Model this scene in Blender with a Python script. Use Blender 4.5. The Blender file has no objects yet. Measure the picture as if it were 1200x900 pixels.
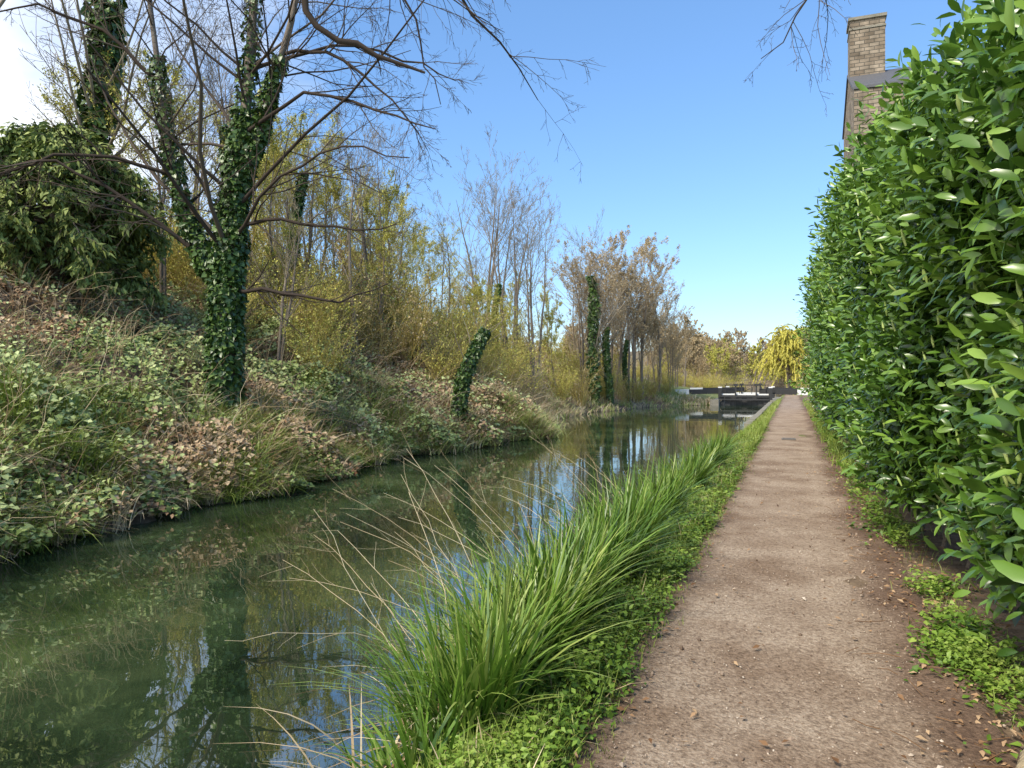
import bpy, math, numpy as np
rng = np.random.default_rng(11)
S = bpy.context.scene
CAMZ = 1.6

# ------------------------------------------------------------------ helpers
def nrm(v):
    return v / np.maximum(np.linalg.norm(v, axis=-1, keepdims=True), 1e-9)

def _h(ix, iy, s):
    a = np.sin(ix * 127.1 + iy * 311.7 + s * 74.7) * 43758.5453
    return a - np.floor(a)

def vnoise(x, y, s=0):
    ix = np.floor(x); iy = np.floor(y); fx = x - ix; fy = y - iy
    fx = fx * fx * (3 - 2 * fx); fy = fy * fy * (3 - 2 * fy)
    return ((_h(ix, iy, s) * (1 - fx) + _h(ix + 1, iy, s) * fx) * (1 - fy)
            + (_h(ix, iy + 1, s) * (1 - fx) + _h(ix + 1, iy + 1, s) * fx) * fy)

def fbm(x, y, s=0, o=4):
    r = 0; a = .5; t = 0
    for i in range(o):
        r = r + a * vnoise(x * 2 ** i + 13.1 * i, y * 2 ** i + 7.7 * i, s + i); t += a; a *= .5
    return r / t

def sst(e0, e1, x):
    t = np.clip((x - e0) / (e1 - e0), 0, 1)
    return t * t * (3 - 2 * t)

class MB:
    def __init__(s):
        s.v = []; s.f = []; s.m = []; s.c = []; s.n = 0
    def add(s, v, f, mat=0, var=.5):
        v = np.asarray(v, float).reshape(-1, 3); f = np.asarray(f, int)
        s.v.append(v); s.f.append(f + s.n); s.m.append(np.full(len(f), mat))
        s.c.append(np.broadcast_to(np.asarray(var, float), (len(v),)).copy()); s.n += len(v)
    def mesh(s, name, mats, smooth=True):
        me = bpy.data.meshes.new(name)
        V = np.concatenate(s.v)
        loops = np.concatenate([f.ravel() for f in s.f])
        tot = np.concatenate([np.full(len(f), f.shape[1]) for f in s.f])
        st = np.concatenate([[0], np.cumsum(tot)[:-1]])
        me.vertices.add(len(V)); me.vertices.foreach_set('co', V.ravel())
        me.loops.add(len(loops)); me.polygons.add(len(tot))
        me.polygons.foreach_set('loop_start', st.astype(np.int32))
        me.loops.foreach_set('vertex_index', loops.astype(np.int32))
        me.polygons.foreach_set('material_index', np.concatenate(s.m).astype(np.int32))
        me.polygons.foreach_set('use_smooth', np.full(len(tot), smooth))
        a = me.attributes.new('var', 'FLOAT', 'POINT')
        a.data.foreach_set('value', np.concatenate(s.c).astype(np.float32))
        for m in mats: me.materials.append(m)
        me.update(calc_edges=True)
        return me
    def build(s, name, mats, smooth=True, parent=None):
        return put(s.mesh(name, mats, smooth), name, parent=parent)

def put(me, name, loc=(0, 0, 0), rz=0, sc=1, parent=None):
    o = bpy.data.objects.new(name, me)
    o.location = loc; o.rotation_euler = (0, 0, rz)
    o.scale = (sc, sc, sc) if np.isscalar(sc) else sc
    S.collection.objects.link(o)
    if parent: o.parent = parent
    return o

def empty(name, loc=(0, 0, 0)):
    e = bpy.data.objects.new(name, None); e.location = loc; e.empty_display_size = .2
    S.collection.objects.link(e); return e

BOXF = np.array([[0, 1, 3, 2], [4, 6, 7, 5], [0, 4, 5, 1], [2, 3, 7, 6], [0, 2, 6, 4], [1, 5, 7, 3]])
def box(mb, c, sz, rz=0, mat=0, var=.5, tilt=0):
    v = np.array([[x, y, z] for x in (-.5, .5) for y in (-.5, .5) for z in (-.5, .5)]) * np.array(sz)
    if tilt:
        ct, s_ = math.cos(tilt), math.sin(tilt)
        v = v @ np.array([[ct, 0, s_], [0, 1, 0], [-s_, 0, ct]]).T
    c_, s_ = math.cos(rz), math.sin(rz)
    v = v @ np.array([[c_, -s_, 0], [s_, c_, 0], [0, 0, 1]]).T + np.array(c)
    mb.add(v, BOXF, mat, var)

def frame(d, up):
    y = nrm(d); x = np.cross(y, up); x = nrm(x + 1e-6); z = np.cross(x, y)
    return np.stack([x, y, z], axis=-1)

def inst(mb, tv, tf, pos, R, sc, mat, var):
    n = len(pos); k = len(tv)
    if n == 0: return
    sc = np.asarray(sc, float)
    if sc.ndim == 1: sc = np.repeat(sc[:, None], 3, 1)
    V = np.einsum('nij,nkj->nki', R, tv[None] * sc[:, None, :]) + pos[:, None]
    F = (tf[None] + (np.arange(n) * k)[:, None, None]).reshape(-1, tf.shape[1])
    mb.add(V.reshape(-1, 3), F, mat, np.repeat(np.broadcast_to(var, (n,)), k))

def leaf_t(ts, ws, fold=.35, curl=.25):
    v = []
    for t, w in zip(ts, ws):
        z = -curl * t * t
        v += [[-w, t, z + fold * w], [0, t, z], [w, t, z + fold * w]]
    f = []
    for i in range(len(ts) - 1):
        a = 3 * i
        f += [[a, a + 1, a + 4, a + 3], [a + 1, a + 2, a + 5, a + 4]]
    return np.array(v, float), np.array(f)
LAUREL = leaf_t([0, .12, .42, .78, 1], [.012, .085, .165, .125, .008], .25, .22)
OVAL = leaf_t([0, .4, 1], [.02, .26, .02], .3, .2)
DIA = (np.array([[0, 0, 0], [.42, .38, .1], [0, 1, -.1], [-.42, .38, .1]], float), np.array([[0, 1, 2], [0, 2, 3]]))
NEED = (np.array([[0, 0, 0], [.12, .4, .02], [0, 1, -.12], [-.12, .4, .02]], float), np.array([[0, 1, 2], [0, 2, 3]]))
IVY = (np.array([[0, 0, 0], [.5, -.05, .06], [.36, .45, .03], [0, 1, -.12], [-.36, .45, .03], [-.5, -.05, .06], [0, .4, -.03]], float),
       np.array([[0, 1, 2], [0, 2, 6], [6, 2, 3], [6, 3, 4], [0, 6, 4], [0, 4, 5]]))

def randdir(n, zb=0., sp=1.):
    d = rng.normal(size=(n, 3)) * sp; d[:, 2] += zb
    return nrm(d)

def blades(mb, base, az, L, w, lean, droop, mat, var, seg=5, dark=0.0):
    n = len(base)
    t = np.linspace(0, 1, seg + 1)[None]
    L_, w_, le, dr = (np.asarray(q, float).reshape(-1, 1) * np.ones((n, 1)) for q in (L, w, lean, droop))
    h = L_ * (le * t + dr * t ** 2)
    z = L_ * (t * np.sqrt(np.maximum(1 - le ** 2, .1)) - .75 * dr * t ** 2.3)
    ca, sa = np.cos(az)[:, None], np.sin(az)[:, None]
    C = np.stack([base[:, 0:1] + h * ca, base[:, 1:2] + h * sa, base[:, 2:3] + z], -1)
    a2 = az + rng.normal(0, .5, n)
    side = np.stack([-np.sin(a2), np.cos(a2), np.zeros(n)], -1)[:, None] * (w_ * (1 - t ** 2.2) * .5 + .0004)[..., None]
    V = np.stack([C - side, C + side], 2).reshape(n, -1, 3)
    k = 2 * (seg + 1)
    f = np.array([[2 * i, 2 * i + 1, 2 * i + 3, 2 * i + 2] for i in range(seg)])
    F = (f[None] + (np.arange(n) * k)[:, None, None]).reshape(-1, 4)
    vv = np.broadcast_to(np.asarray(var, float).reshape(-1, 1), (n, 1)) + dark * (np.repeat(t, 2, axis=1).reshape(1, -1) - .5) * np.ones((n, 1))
    mb.add(V.reshape(-1, 3), F, mat, np.clip(vv, 0, 1).ravel())

def tubes(mb, P, R, sides, mat, var=.5):
    n, m, _ = P.shape
    T = nrm(np.gradient(P, axis=1))
    ref = np.where(np.abs(nrm(P[:, -1] - P[:, 0])[:, 0:1]) < .8, np.array([[1., 0, 0]]), np.array([[0, 1., 0]]))[:, None]
    u = nrm(np.cross(T, np.broadcast_to(ref, T.shape))); v = np.cross(T, u)
    a = np.arange(sides) * 2 * math.pi / sides
    V = P[:, :, None] + R[:, :, None, None] * (np.cos(a)[:, None] * u[:, :, None] + np.sin(a)[:, None] * v[:, :, None])
    f = []
    for i in range(m - 1):
        for j in range(sides):
            j2 = (j + 1) % sides
            f.append([i * sides + j, i * sides + j2, (i + 1) * sides + j2, (i + 1) * sides + j])
    F = (np.array(f)[None] + (np.arange(n) * m * sides)[:, None, None]).reshape(-1, 4)
    var = np.repeat(np.broadcast_to(var, (n,)), m * sides)
    mb.add(V.reshape(-1, 3), F, mat, var)

def interp(P, R, par, t):
    m = P.shape[1]; ft = t * (m - 1); i = np.clip(np.floor(ft).astype(int), 0, m - 2); fr = (ft - i)
    a = P[par, i]; b = P[par, i + 1]
    return a + (b - a) * fr[:, None], nrm(b - a), R[par, i] * (1 - fr) + R[par, i + 1] * fr

def grow(P, R, k, lmin, lmax, ang, up, wig, rr=.55, tmin=.25, m=5, rmin=.003, lfall=.6):
    n = len(P); N = n * k; par = np.repeat(np.arange(n), k)
    t = rng.uniform(tmin, 1., N)
    pos, tan, rad = interp(P, R, par, t)
    plen = np.linalg.norm(np.diff(P, axis=1), axis=2).sum(1)[par]
    rv = rng.normal(size=(N, 3)); rv -= (rv * tan).sum(1, keepdims=True) * tan; rv = nrm(rv)
    an = rng.normal(ang, .18, N)[:, None]
    d = nrm(tan * np.cos(an) + rv * np.sin(an))
    L = plen * rng.uniform(lmin, lmax, N) * (1.15 - lfall * t)
    out = np.zeros((N, m, 3)); out[:, 0] = pos
    for i in range(1, m):
        d = nrm(d + rng.normal(size=(N, 3)) * wig + np.array([0, 0, up]))
        out[:, i] = out[:, i - 1] + d * (L / (m - 1))[:, None]
    r0 = np.maximum(rad * rr, rmin)
    Rr = np.maximum(r0[:, None] * np.linspace(1, .3, m)[None], rmin * .6)
    return out, Rr

def poly(pts, rads, m=10, jit=.03):
    pts = np.array(pts, float); k = len(pts)
    q = np.linspace(0, k - 1, m)
    xs = np.arange(k)
    P = np.stack([np.interp(q, xs, pts[:, i]) for i in range(3)], 1)
    P2 = P.copy(); P2[1:-1] = (P[:-2] + 2 * P[1:-1] + P[2:]) / 4
    P2[1:-1] += rng.normal(size=(m - 2, 3)) * jit
    return P2[None], np.interp(q, xs, rads)[None]

def ivy(mb, P, R, n, thick, size, mat, t0=0., t1=1., droop=.6):
    par = rng.integers(0, len(P), n); t = rng.uniform(t0, t1, n)
    pos, tan, rad = interp(P, R, par, t)
    rv = rng.normal(size=(n, 3)); rv -= (rv * tan).sum(1, keepdims=True) * tan; rv = nrm(rv)
    lump = .1 + 1.5 * fbm(pos[:, 2] * 1.7 + par * 3, rv[:, 0] * 1.5 + pos[:, 0], 5, 3)
    off = (rad + thick * lump * rng.uniform(.4, 1.05, n) * np.clip(1.3 - .5 * t, 0, 1))[:, None]
    d = nrm(rv * .6 + np.array([0, 0, -droop]) + rng.normal(size=(n, 3)) * .5)
    inst(mb, IVY[0], IVY[1], pos + rv * off, frame(d, rv + rng.normal(size=(n, 3)) * .3), size * rng.uniform(.6, 1.3, n), mat, np.clip(rng.normal(.5, .22, n), 0, 1))

# ------------------------------------------------------------------ materials
def newmat(name):
    m = bpy.data.materials.new(name); m.use_nodes = True
    nt = m.node_tree
    return m, nt, nt.nodes, nt.links, nt.nodes['Principled BSDF'], nt.nodes['Material Output']

def ramp(nodes, cols, pos=None):
    r = nodes.new('ShaderNodeValToRGB'); e = r.color_ramp.elements
    pos = pos or list(np.linspace(0, 1, len(cols)))
    while len(e) < len(cols): e.new(.5)
    for i, (p, c) in enumerate(zip(pos, cols)):
        e[i].position = p; e[i].color = (*c, 1)
    return r

def leafmat(name, cols, rough=.5, trans=.3, spec=.5, nscale=1.5):
    m, nt, N, L, B, O = newmat(name)
    at = N.new('ShaderNodeAttribute'); at.attribute_name = 'var'
    r = ramp(N, cols)
    if nscale:
        nz = N.new('ShaderNodeTexNoise'); nz.inputs['Scale'].default_value = nscale; nz.inputs['Detail'].default_value = 1
        tc = N.new('ShaderNodeNewGeometry'); L.new(tc.outputs['Position'], nz.inputs['Vector'])
        ad = N.new('ShaderNodeMath'); ad.operation = 'MULTIPLY_ADD'; ad.inputs[1].default_value = .6
        L.new(nz.outputs['Fac'], ad.inputs[0])
        sb = N.new('ShaderNodeMath'); sb.operation = 'SUBTRACT'; sb.inputs[1].default_value = .3
        L.new(at.outputs['Fac'], sb.inputs[0]); L.new(sb.outputs[0], ad.inputs[2])
        L.new(ad.outputs[0], r.inputs['Fac'])
    else:
        L.new(at.outputs['Fac'], r.inputs['Fac'])
    L.new(r.outputs['Color'], B.inputs['Base Color'])
    B.inputs['Roughness'].default_value = rough; B.inputs['Specular IOR Level'].default_value = spec
    if trans > 0:
        tr = N.new('ShaderNodeBsdfTranslucent'); L.new(r.outputs['Color'], tr.inputs['Color'])
        mx = N.new('ShaderNodeMixShader'); mx.inputs[0].default_value = trans
        L.new(B.outputs[0], mx.inputs[1]); L.new(tr.outputs[0], mx.inputs[2]); L.new(mx.outputs[0], O.inputs['Surface'])
    return m

def diffmat(name, cols):
    m, nt, N, L, B, O = newmat(name)
    at = N.new('ShaderNodeAttribute'); at.attribute_name = 'var'; r = ramp(N, cols); L.new(at.outputs['Fac'], r.inputs['Fac'])
    N.remove(B); D = N.new('ShaderNodeBsdfDiffuse'); L.new(r.outputs['Color'], D.inputs['Color']); L.new(D.outputs[0], O.inputs['Surface'])
    return m

def roughmat(name, cols, scale=3, bump=.3, rough=.85, detail=6, bscale=None, stretch=(1, 1, 1), pos=None):
    m, nt, N, L, B, O = newmat(name)
    g = N.new('ShaderNodeNewGeometry'); mp = N.new('ShaderNodeMapping'); mp.inputs['Scale'].default_value = stretch
    L.new(g.outputs['Position'], mp.inputs['Vector'])
    nz = N.new('ShaderNodeTexNoise'); nz.inputs['Scale'].default_value = scale; nz.inputs['Detail'].default_value = detail
    nz.inputs['Roughness'].default_value = .65
    L.new(mp.outputs[0], nz.inputs['Vector'])
    r = ramp(N, cols, pos); L.new(nz.outputs['Fac'], r.inputs['Fac']); L.new(r.outputs['Color'], B.inputs['Base Color'])
    nb = N.new('ShaderNodeTexNoise'); nb.inputs['Scale'].default_value = bscale or scale * 6; nb.inputs['Detail'].default_value = 3
    L.new(mp.outputs[0], nb.inputs['Vector'])
    b = N.new('ShaderNodeBump'); b.inputs['Strength'].default_value = bump; b.inputs['Distance'].default_value = .05
    L.new(nb.outputs['Fac'], b.inputs['Height']); L.new(b.outputs[0], B.inputs['Normal'])
    B.inputs['Roughness'].default_value = rough
    return m

M_laurel = leafmat('laurel_leaf', [(.018, .05, .009), (.058, .135, .018), (.13, .25, .03), (.25, .40, .06)], .3, .2, .55, .8)
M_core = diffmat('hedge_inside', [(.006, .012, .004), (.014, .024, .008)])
M_bud = leafmat('laurel_bud', [(.30, .42, .10), (.45, .55, .18)], .5, 0, .5, 0)
M_ivy = leafmat('ivy_leaf', [(.018, .042, .008), (.045, .09, .016), (.09, .155, .03), (.17, .25, .06)], .4, 0, .5, 0)
M_bramble = leafmat('bramble_leaf', [(.05, .085, .02), (.13, .19, .045), (.24, .31, .085), (.42, .48, .19)], .5, .0, .4, 1.)
M_grass = leafmat('grass_blade', [(.08, .13, .018), (.17, .25, .035), (.29, .37, .065), (.50, .50, .20)], .5, .15, .4, 0)
M_reed = leafmat('reed_blade', [(.025, .065, .010), (.07, .15, .018), (.15, .27, .032), (.34, .41, .10)], .38, .2, .5, 0)
M_weed = leafmat('weed_leaf', [(.05, .11, .016), (.115, .215, .026), (.21, .33, .045), (.36, .46, .10)], .5, .22, .4, 1.2)
M_dead = diffmat('dead_stalk', [(.16, .10, .055), (.32, .23, .13), (.50, .39, .24), (.68, .58, .39)])
M_rust = diffmat('dead_bracken', [(.14, .075, .04), (.28, .17, .095), (.41, .28, .17), (.54, .41, .26)])
M_scrub = diffmat('willow_twig', [(.24, .18, .06), (.37, .29, .09), (.50, .41, .14), (.62, .54, .2)])
M_bud2 = leafmat('spring_bud_leaf', [(.28, .27, .05), (.42, .41, .07), (.54, .52, .10), (.68, .64, .17)], .6, .0, .3, 0)
M_brownleaf = diffmat('catkin', [(.27, .19, .10), (.40, .30, .165), (.51, .40, .23), (.62, .51, .32)])
M_yellow = leafmat('weeping_willow_leaf', [(.40, .37, .06), (.58, .53, .09), (.70, .64, .15)], .6, .1, .3, 0)
M_conifer = leafmat('conifer_needle', [(.04, .06, .014), (.10, .14, .03), (.19, .24, .055), (.33, .38, .11)], .65, .0, .3, 0)
M_bark = roughmat('bark', [(.09, .073, .055), (.21, .17, .13), (.35, .30, .23)], 9, .6, .9, stretch=(1, 1, .3))
M_twig = diffmat('twig_bark', [(.19, .155, .11), (.30, .25, .18), (.43, .37, .28)])
M_darktwig = diffmat('dark_twig_bark', [(.035, .027, .022), (.09, .07, .055), (.19, .155, .12)])

# ------------------------------------------------------------------ terrain
WZ = -.45
def XL(y):
    return np.interp(y, [-60, 0, 6, 12, 17, 21, 27, 31, 36, 42, 50, 58, 63, 66, 400],
                     [-8.2, -8.4, -8.7, -9.1, -9.6, -9.2, -8.6, -10.2, -12, -12.7, -12, -10.8, -8.5, -5.9, -5.9]) + (.7 * (vnoise(y * .9, y * 0, 3) - .5) + .4 * (vnoise(y * 2.7, y * 0, 4) - .5)) * (y < 62)
def XR(y):
    return np.interp(y, [-60, 20, 26, 66, 400], [-1.95, -1.95, -1.8, -1.7, -1.9]) + .15 * (vnoise(y * 1.3, y * 0, 9) - .5) * (y < 60)
def H(x, y):
    x = np.asarray(x, float); y = np.asarray(y, float)
    s = XL(y) - x
    A = np.interp(y, [-100, 35, 60, 110, 200], [1, 1, .6, .28, .2])
    sl = np.interp(s, [0, .45, 7, 25, 60, 300], [0, .5, 3.8, 8.8, 11, 13])
    bump = ((fbm(x * .55, y * .55, 2, 3) - .47) * 1.25 + (fbm(x * 1.6, y * 1.6, 12, 2) - .5) * .4) * sst(.2, 1.6, s) * (1 - sst(60, 120, s)) * np.interp(y, [0, 62, 70], [1, 1, .1])
    left = -.55 + sl * A + bump
    e = x - XR(y)
    right = -.58 + .58 * sst(-.1, .75, e)
    r = np.hypot(x, y)
    far = sst(260, 700, r) * (14 + 26 * fbm(x / 160, y / 160, 8, 3))
    under = -1.5
    z = np.where(s > 0, left, np.where(e > 0, right, under))
    z = np.where((s <= 0) & (s > -.8), -.55 + s * 1.2, z)
    z = np.where((e <= 0) & (e > -.6), -.58 + e * 1.5, z)
    z = z + np.where(e > 2.1, .05 * (fbm(x * .8, y * .8, 4) - .5), 0)
    return z + far * np.where((s > 0) | (e > 0), 1, 0)

xs = np.concatenate([np.linspace(-900, -80, 30), np.linspace(-76, -26, 36), np.arange(-25, -8, .22), np.arange(-8, -2.6, .5), np.arange(-2.6, 1.4, .07), np.arange(1.5, 6, .4), np.linspace(7, 60, 20), np.linspace(90, 900, 22)])
ys = np.concatenate([np.linspace(-400, -20, 14), np.arange(-15, 2, 1.), np.arange(2, 34, .2), np.arange(34, 72, .6), np.linspace(73, 200, 60), np.linspace(215, 1200, 40)])
GX, GY = np.meshgrid(xs, ys)
GZ = H(GX, GY)
mb = MB()
nx, ny = len(xs), len(ys)
ii = (np.arange(ny - 1)[:, None] * nx + np.arange(nx - 1)[None]).ravel()
F = np.stack([ii, ii + 1, ii + nx + 1, ii + nx], 1)
e = GX - XR(GY); s_ = XL(GY) - GX
green = np.where(e > 0, np.clip(.62 - .62 * sst(2.2, 2.45, e) * (1 - sst(5., 6., e)), 0, 1), .10 + .4 * sst(.45, .6, fbm(GX * .35, GY * .35, 21, 3)))
green = np.where((s_ > 6) & (GY > 25), .34, green)
green = np.where((s_ > 0) & (s_ < 14) & (GY > 62), .7, green)
green = np.where(np.hypot(GX, GY) > 100, .38, green)
mb.add(np.stack([GX, GY, GZ], -1), F, 0, np.clip(green, 0, 1).ravel())
m, nt, N, L, B, O = newmat('earth_and_grass')
at = N.new('ShaderNodeAttribute'); at.attribute_name = 'var'
g = N.new('ShaderNodeNewGeometry')
n1 = N.new('ShaderNodeTexNoise'); n1.inputs['Scale'].default_value = 6; n1.inputs['Detail'].default_value = 7; n1.inputs['Roughness'].default_value = .7
n2 = N.new('ShaderNodeTexNoise'); n2.inputs['Scale'].default_value = 1.3; n2.inputs['Detail'].default_value = 4
for n_ in (n1, n2): L.new(g.outputs['Position'], n_.inputs['Vector'])
rs = ramp(N, [(.06, .04, .024), (.16, .11, .068), (.29, .22, .14)], [.3, .5, .75])
rg = ramp(N, [(.06, .08, .018), (.14, .17, .04), (.27, .27, .09)], [.3, .5, .75])
L.new(n1.outputs['Fac'], rs.inputs['Fac']); L.new(n1.outputs['Fac'], rg.inputs['Fac'])
ma = N.new('ShaderNodeMath'); ma.operation = 'ADD'; L.new(at.outputs['Fac'], ma.inputs[0]); L.new(n2.outputs['Fac'], ma.inputs[1])
mr = N.new('ShaderNodeMapRange'); mr.inputs[1].default_value = .85; mr.inputs[2].default_value = 1.15; L.new(ma.outputs[0], mr.inputs[0])
mx = N.new('ShaderNodeMix'); mx.data_type = 'RGBA'; L.new(mr.outputs[0], mx.inputs[0]); L.new(rs.outputs[0], mx.inputs[6]); L.new(rg.outputs[0], mx.inputs[7])
L.new(mx.outputs[2], B.inputs['Base Color']); B.inputs['Roughness'].default_value = .95
b = N.new('ShaderNodeBump'); b.inputs['Strength'].default_value = .6; b.inputs['Distance'].default_value = .05
L.new(n1.outputs['Fac'], b.inputs['Height']); L.new(b.outputs[0], B.inputs['Normal'])
mb.build('ground', [m])

# ------------------------------------------------------------------ water
m, nt, N, L, B, O = newmat('canal_water')
g = N.new('ShaderNodeNewGeometry')
n1 = N.new('ShaderNodeTexNoise'); n1.inputs['Scale'].default_value = .5; n1.inputs['Detail'].default_value = 6; n1.inputs['Roughness'].default_value = .65
L.new(g.outputs['Position'], n1.inputs['Vector'])
r = ramp(N, [(.010, .018, .009), (.028, .046, .02), (.07, .095, .04)], [.36, .5, .68]); L.new(n1.outputs['Fac'], r.inputs['Fac'])
L.new(r.outputs[0], B.inputs['Base Color'])
B.inputs['Roughness'].default_value = .01; B.inputs['IOR'].default_value = 3.6
n2 = N.new('ShaderNodeTexNoise'); n2.inputs['Scale'].default_value = 1.1; n2.inputs['Detail'].default_value = 2
n3 = N.new('ShaderNodeTexNoise'); n3.inputs['Scale'].default_value = 7; n3.inputs['Detail'].default_value = 2
for n_ in (n2, n3): L.new(g.outputs['Position'], n_.inputs['Vector'])
ma = N.new('ShaderNodeMath'); ma.operation = 'MULTIPLY_ADD'; ma.inputs[1].default_value = .06
L.new(n3.outputs['Fac'], ma.inputs[0]); L.new(n2.outputs['Fac'], ma.inputs[2])
b = N.new('ShaderNodeBump'); b.inputs['Strength'].default_value = .05; b.inputs['Distance'].default_value = .08
L.new(ma.outputs[0], b.inputs['Height']); L.new(b.outputs[0], B.inputs['Normal'])
mb = MB(); mb.add([[-16, -60, WZ], [-1.2, -60, WZ], [-1.2, 150, WZ], [-16, 150, WZ]], [[0, 1, 2, 3]])
mb.build('canal_water', [m])

# ------------------------------------------------------------------ path
m, nt, N, L, B, O = newmat('path_gravel')
g = N.new('ShaderNodeNewGeometry'); at = N.new('ShaderNodeAttribute'); at.attribute_name = 'var'
na = N.new('ShaderNodeTexNoise'); na.inputs['Scale'].default_value = 1.3; na.inputs['Detail'].default_value = 7; na.inputs['Roughness'].default_value = .6
nb = N.new('ShaderNodeTexNoise'); nb.inputs['Scale'].default_value = 38; nb.inputs['Detail'].default_value = 6; nb.inputs['Roughness'].default_value = .8
vo = N.new('ShaderNodeTexVoronoi'); vo.inputs['Scale'].default_value = 55
for n_ in (na, nb, vo): L.new(g.outputs['Position'], n_.inputs['Vector'])
r1 = ramp(N, [(.17, .118, .08), (.36, .275, .20), (.52, .42, .325)], [.36, .5, .64]); L.new(nb.outputs['Fac'], r1.inputs['Fac'])
r2 = ramp(N, [(.62, .55, .49), (1, 1, 1)], [.36, .6]); L.new(na.outputs['Fac'], r2.inputs['Fac'])
mu = N.new('ShaderNodeMix'); mu.data_type = 'RGBA'; mu.blend_type = 'MULTIPLY'; mu.inputs[0].default_value = 1
L.new(r1.outputs[0], mu.inputs[6]); L.new(r2.outputs[0], mu.inputs[7])
r3 = ramp(N, [(.36, .26, .2), (1, 1, 1)], [.0, 1.]); L.new(at.outputs['Fac'], r3.inputs['Fac'])
mv = N.new('ShaderNodeMix'); mv.data_type = 'RGBA'; mv.blend_type = 'MULTIPLY'; mv.inputs[0].default_value = 1
L.new(mu.outputs[2], mv.inputs[6]); L.new(r3.outputs[0], mv.inputs[7]); L.new(mv.outputs[2], B.inputs['Base Color'])
B.inputs['Roughness'].default_value = .9
ad = N.new('ShaderNodeMath'); ad.operation = 'MULTIPLY_ADD'; ad.inputs[1].default_value = .5
L.new(vo.outputs['Distance'], ad.inputs[0]); L.new(nb.outputs['Fac'], ad.inputs[2])
b = N.new('ShaderNodeBump'); b.inputs['Strength'].default_value = .8; b.inputs['Distance'].default_value = .016
L.new(ad.outputs[0], b.inputs['Height']); L.new(b.outputs[0], B.inputs['Normal'])
yy = np.concatenate([np.arange(-12, 2, .5), np.arange(2, 26, .08), np.arange(26, 120, .6)])
uu = np.linspace(0, 1, 30)
xl = -.88 + .16 * (fbm(yy * 1.2, yy * 0, 31, 4) - .5) * 2
xr = .95 + .18 * (fbm(yy * .8, yy * 0 + 5, 32, 4) - .5) * 2
PX = xl[:, None] + (xr - xl)[:, None] * uu[None]; PY = yy[:, None] + 0 * PX
PZ = .010 + .026 * (fbm(PX * 2, PY * 1.2, 33, 4) - .5) + .02 * sst(.5, .9, PX)
PZ[:, 0] = -.03; PZ[:, -1] = -.03
worn = 1 - .8 * sst(.40, .72, PX + .4 * (fbm(PX * 2, PY * 1.5, 41) - .5)) - .7 * sst(.28, .0, PX - xl[:, None] + .3 * (fbm(PX * 3, PY * 3, 43) - .5))
mb = MB(); nyp, nxp = PX.shape
ii = (np.arange(nyp - 1)[:, None] * nxp + np.arange(nxp - 1)[None]).ravel()
mb.add(np.stack([PX, PY, PZ], -1), np.stack([ii, ii + 1, ii + nxp + 1, ii + nxp], 1), 0, np.clip(worn, 0, 1).ravel())
mb.build('towpath', [m])

ICO = (np.array([[0, 0, 1], [1, 0, 0], [.3, .95, 0], [-.8, .6, 0], [-.8, -.6, 0], [.3, -.95, 0], [0, 0, -1]], float),
       np.array([[0, 1, 2], [0, 2, 3], [0, 3, 4], [0, 4, 5], [0, 5, 1], [6, 2, 1], [6, 3, 2], [6, 4, 3], [6, 5, 4], [6, 1, 5]]))
M_stone = diffmat('pebble', [(.14, .10, .075), (.28, .21, .16), (.42, .34, .27), (.56, .49, .41)])
mb = MB()
n = 9000
y = 2.2 + 18 * rng.random(n) ** 1.9; x = np.where(rng.random(n) < .45, rng.normal(.75, .2, n), rng.uniform(-.88, .9, n)); x = np.clip(x, -.9, 1.25)
sz = rng.uniform(.0015, .006, n) * np.where(rng.random(n) < .03, 2.8, 1)
inst(mb, *ICO, np.stack([x, y, .016 + 0 * x], 1), frame(randdir(n), randdir(n)), np.stack([sz * 1.3, sz, sz * .8], 1), 0, rng.random(n))
mb.build('path_pebbles', [M_stone], False)
mb = MB(); n = 2300
y = 2.2 + 16 * rng.random(n) ** 1.4; x = np.where(rng.random(n) < .82, rng.normal(.95, .22, n), np.where(rng.random(n) < .5, rng.normal(-.82, .08, n), rng.uniform(-.85, .9, n)))
inst(mb, *OVAL, np.stack([x, y, .03 + .015 * rng.random(n)], 1), frame(nrm(rng.normal(size=(n, 3)) * [1, 1, .15]), np.array([0, 0, 1.]) + rng.normal(size=(n, 3)) * .3), rng.uniform(.015, .055, n), 0, rng.random(n) * .8)
n = 380; y = 2.2 + 12 * rng.random(n); x = rng.normal(.95, .25, n); a = rng.uniform(0, 6.28, n); l = rng.uniform(.04, .22, n)
P0 = np.stack([x, y, np.full(n, .032)], 1); dd = np.stack([np.cos(a) * l, np.sin(a) * l, rng.uniform(0, .02, n)], 1)
tubes(mb, np.stack([P0, P0 + dd * .5 + rng.normal(size=(n, 3)) * .006, P0 + dd], 1), np.full((n, 3), .0024), 3, 0, .2)
mb.build('leaf_litter', [M_rust])

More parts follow.
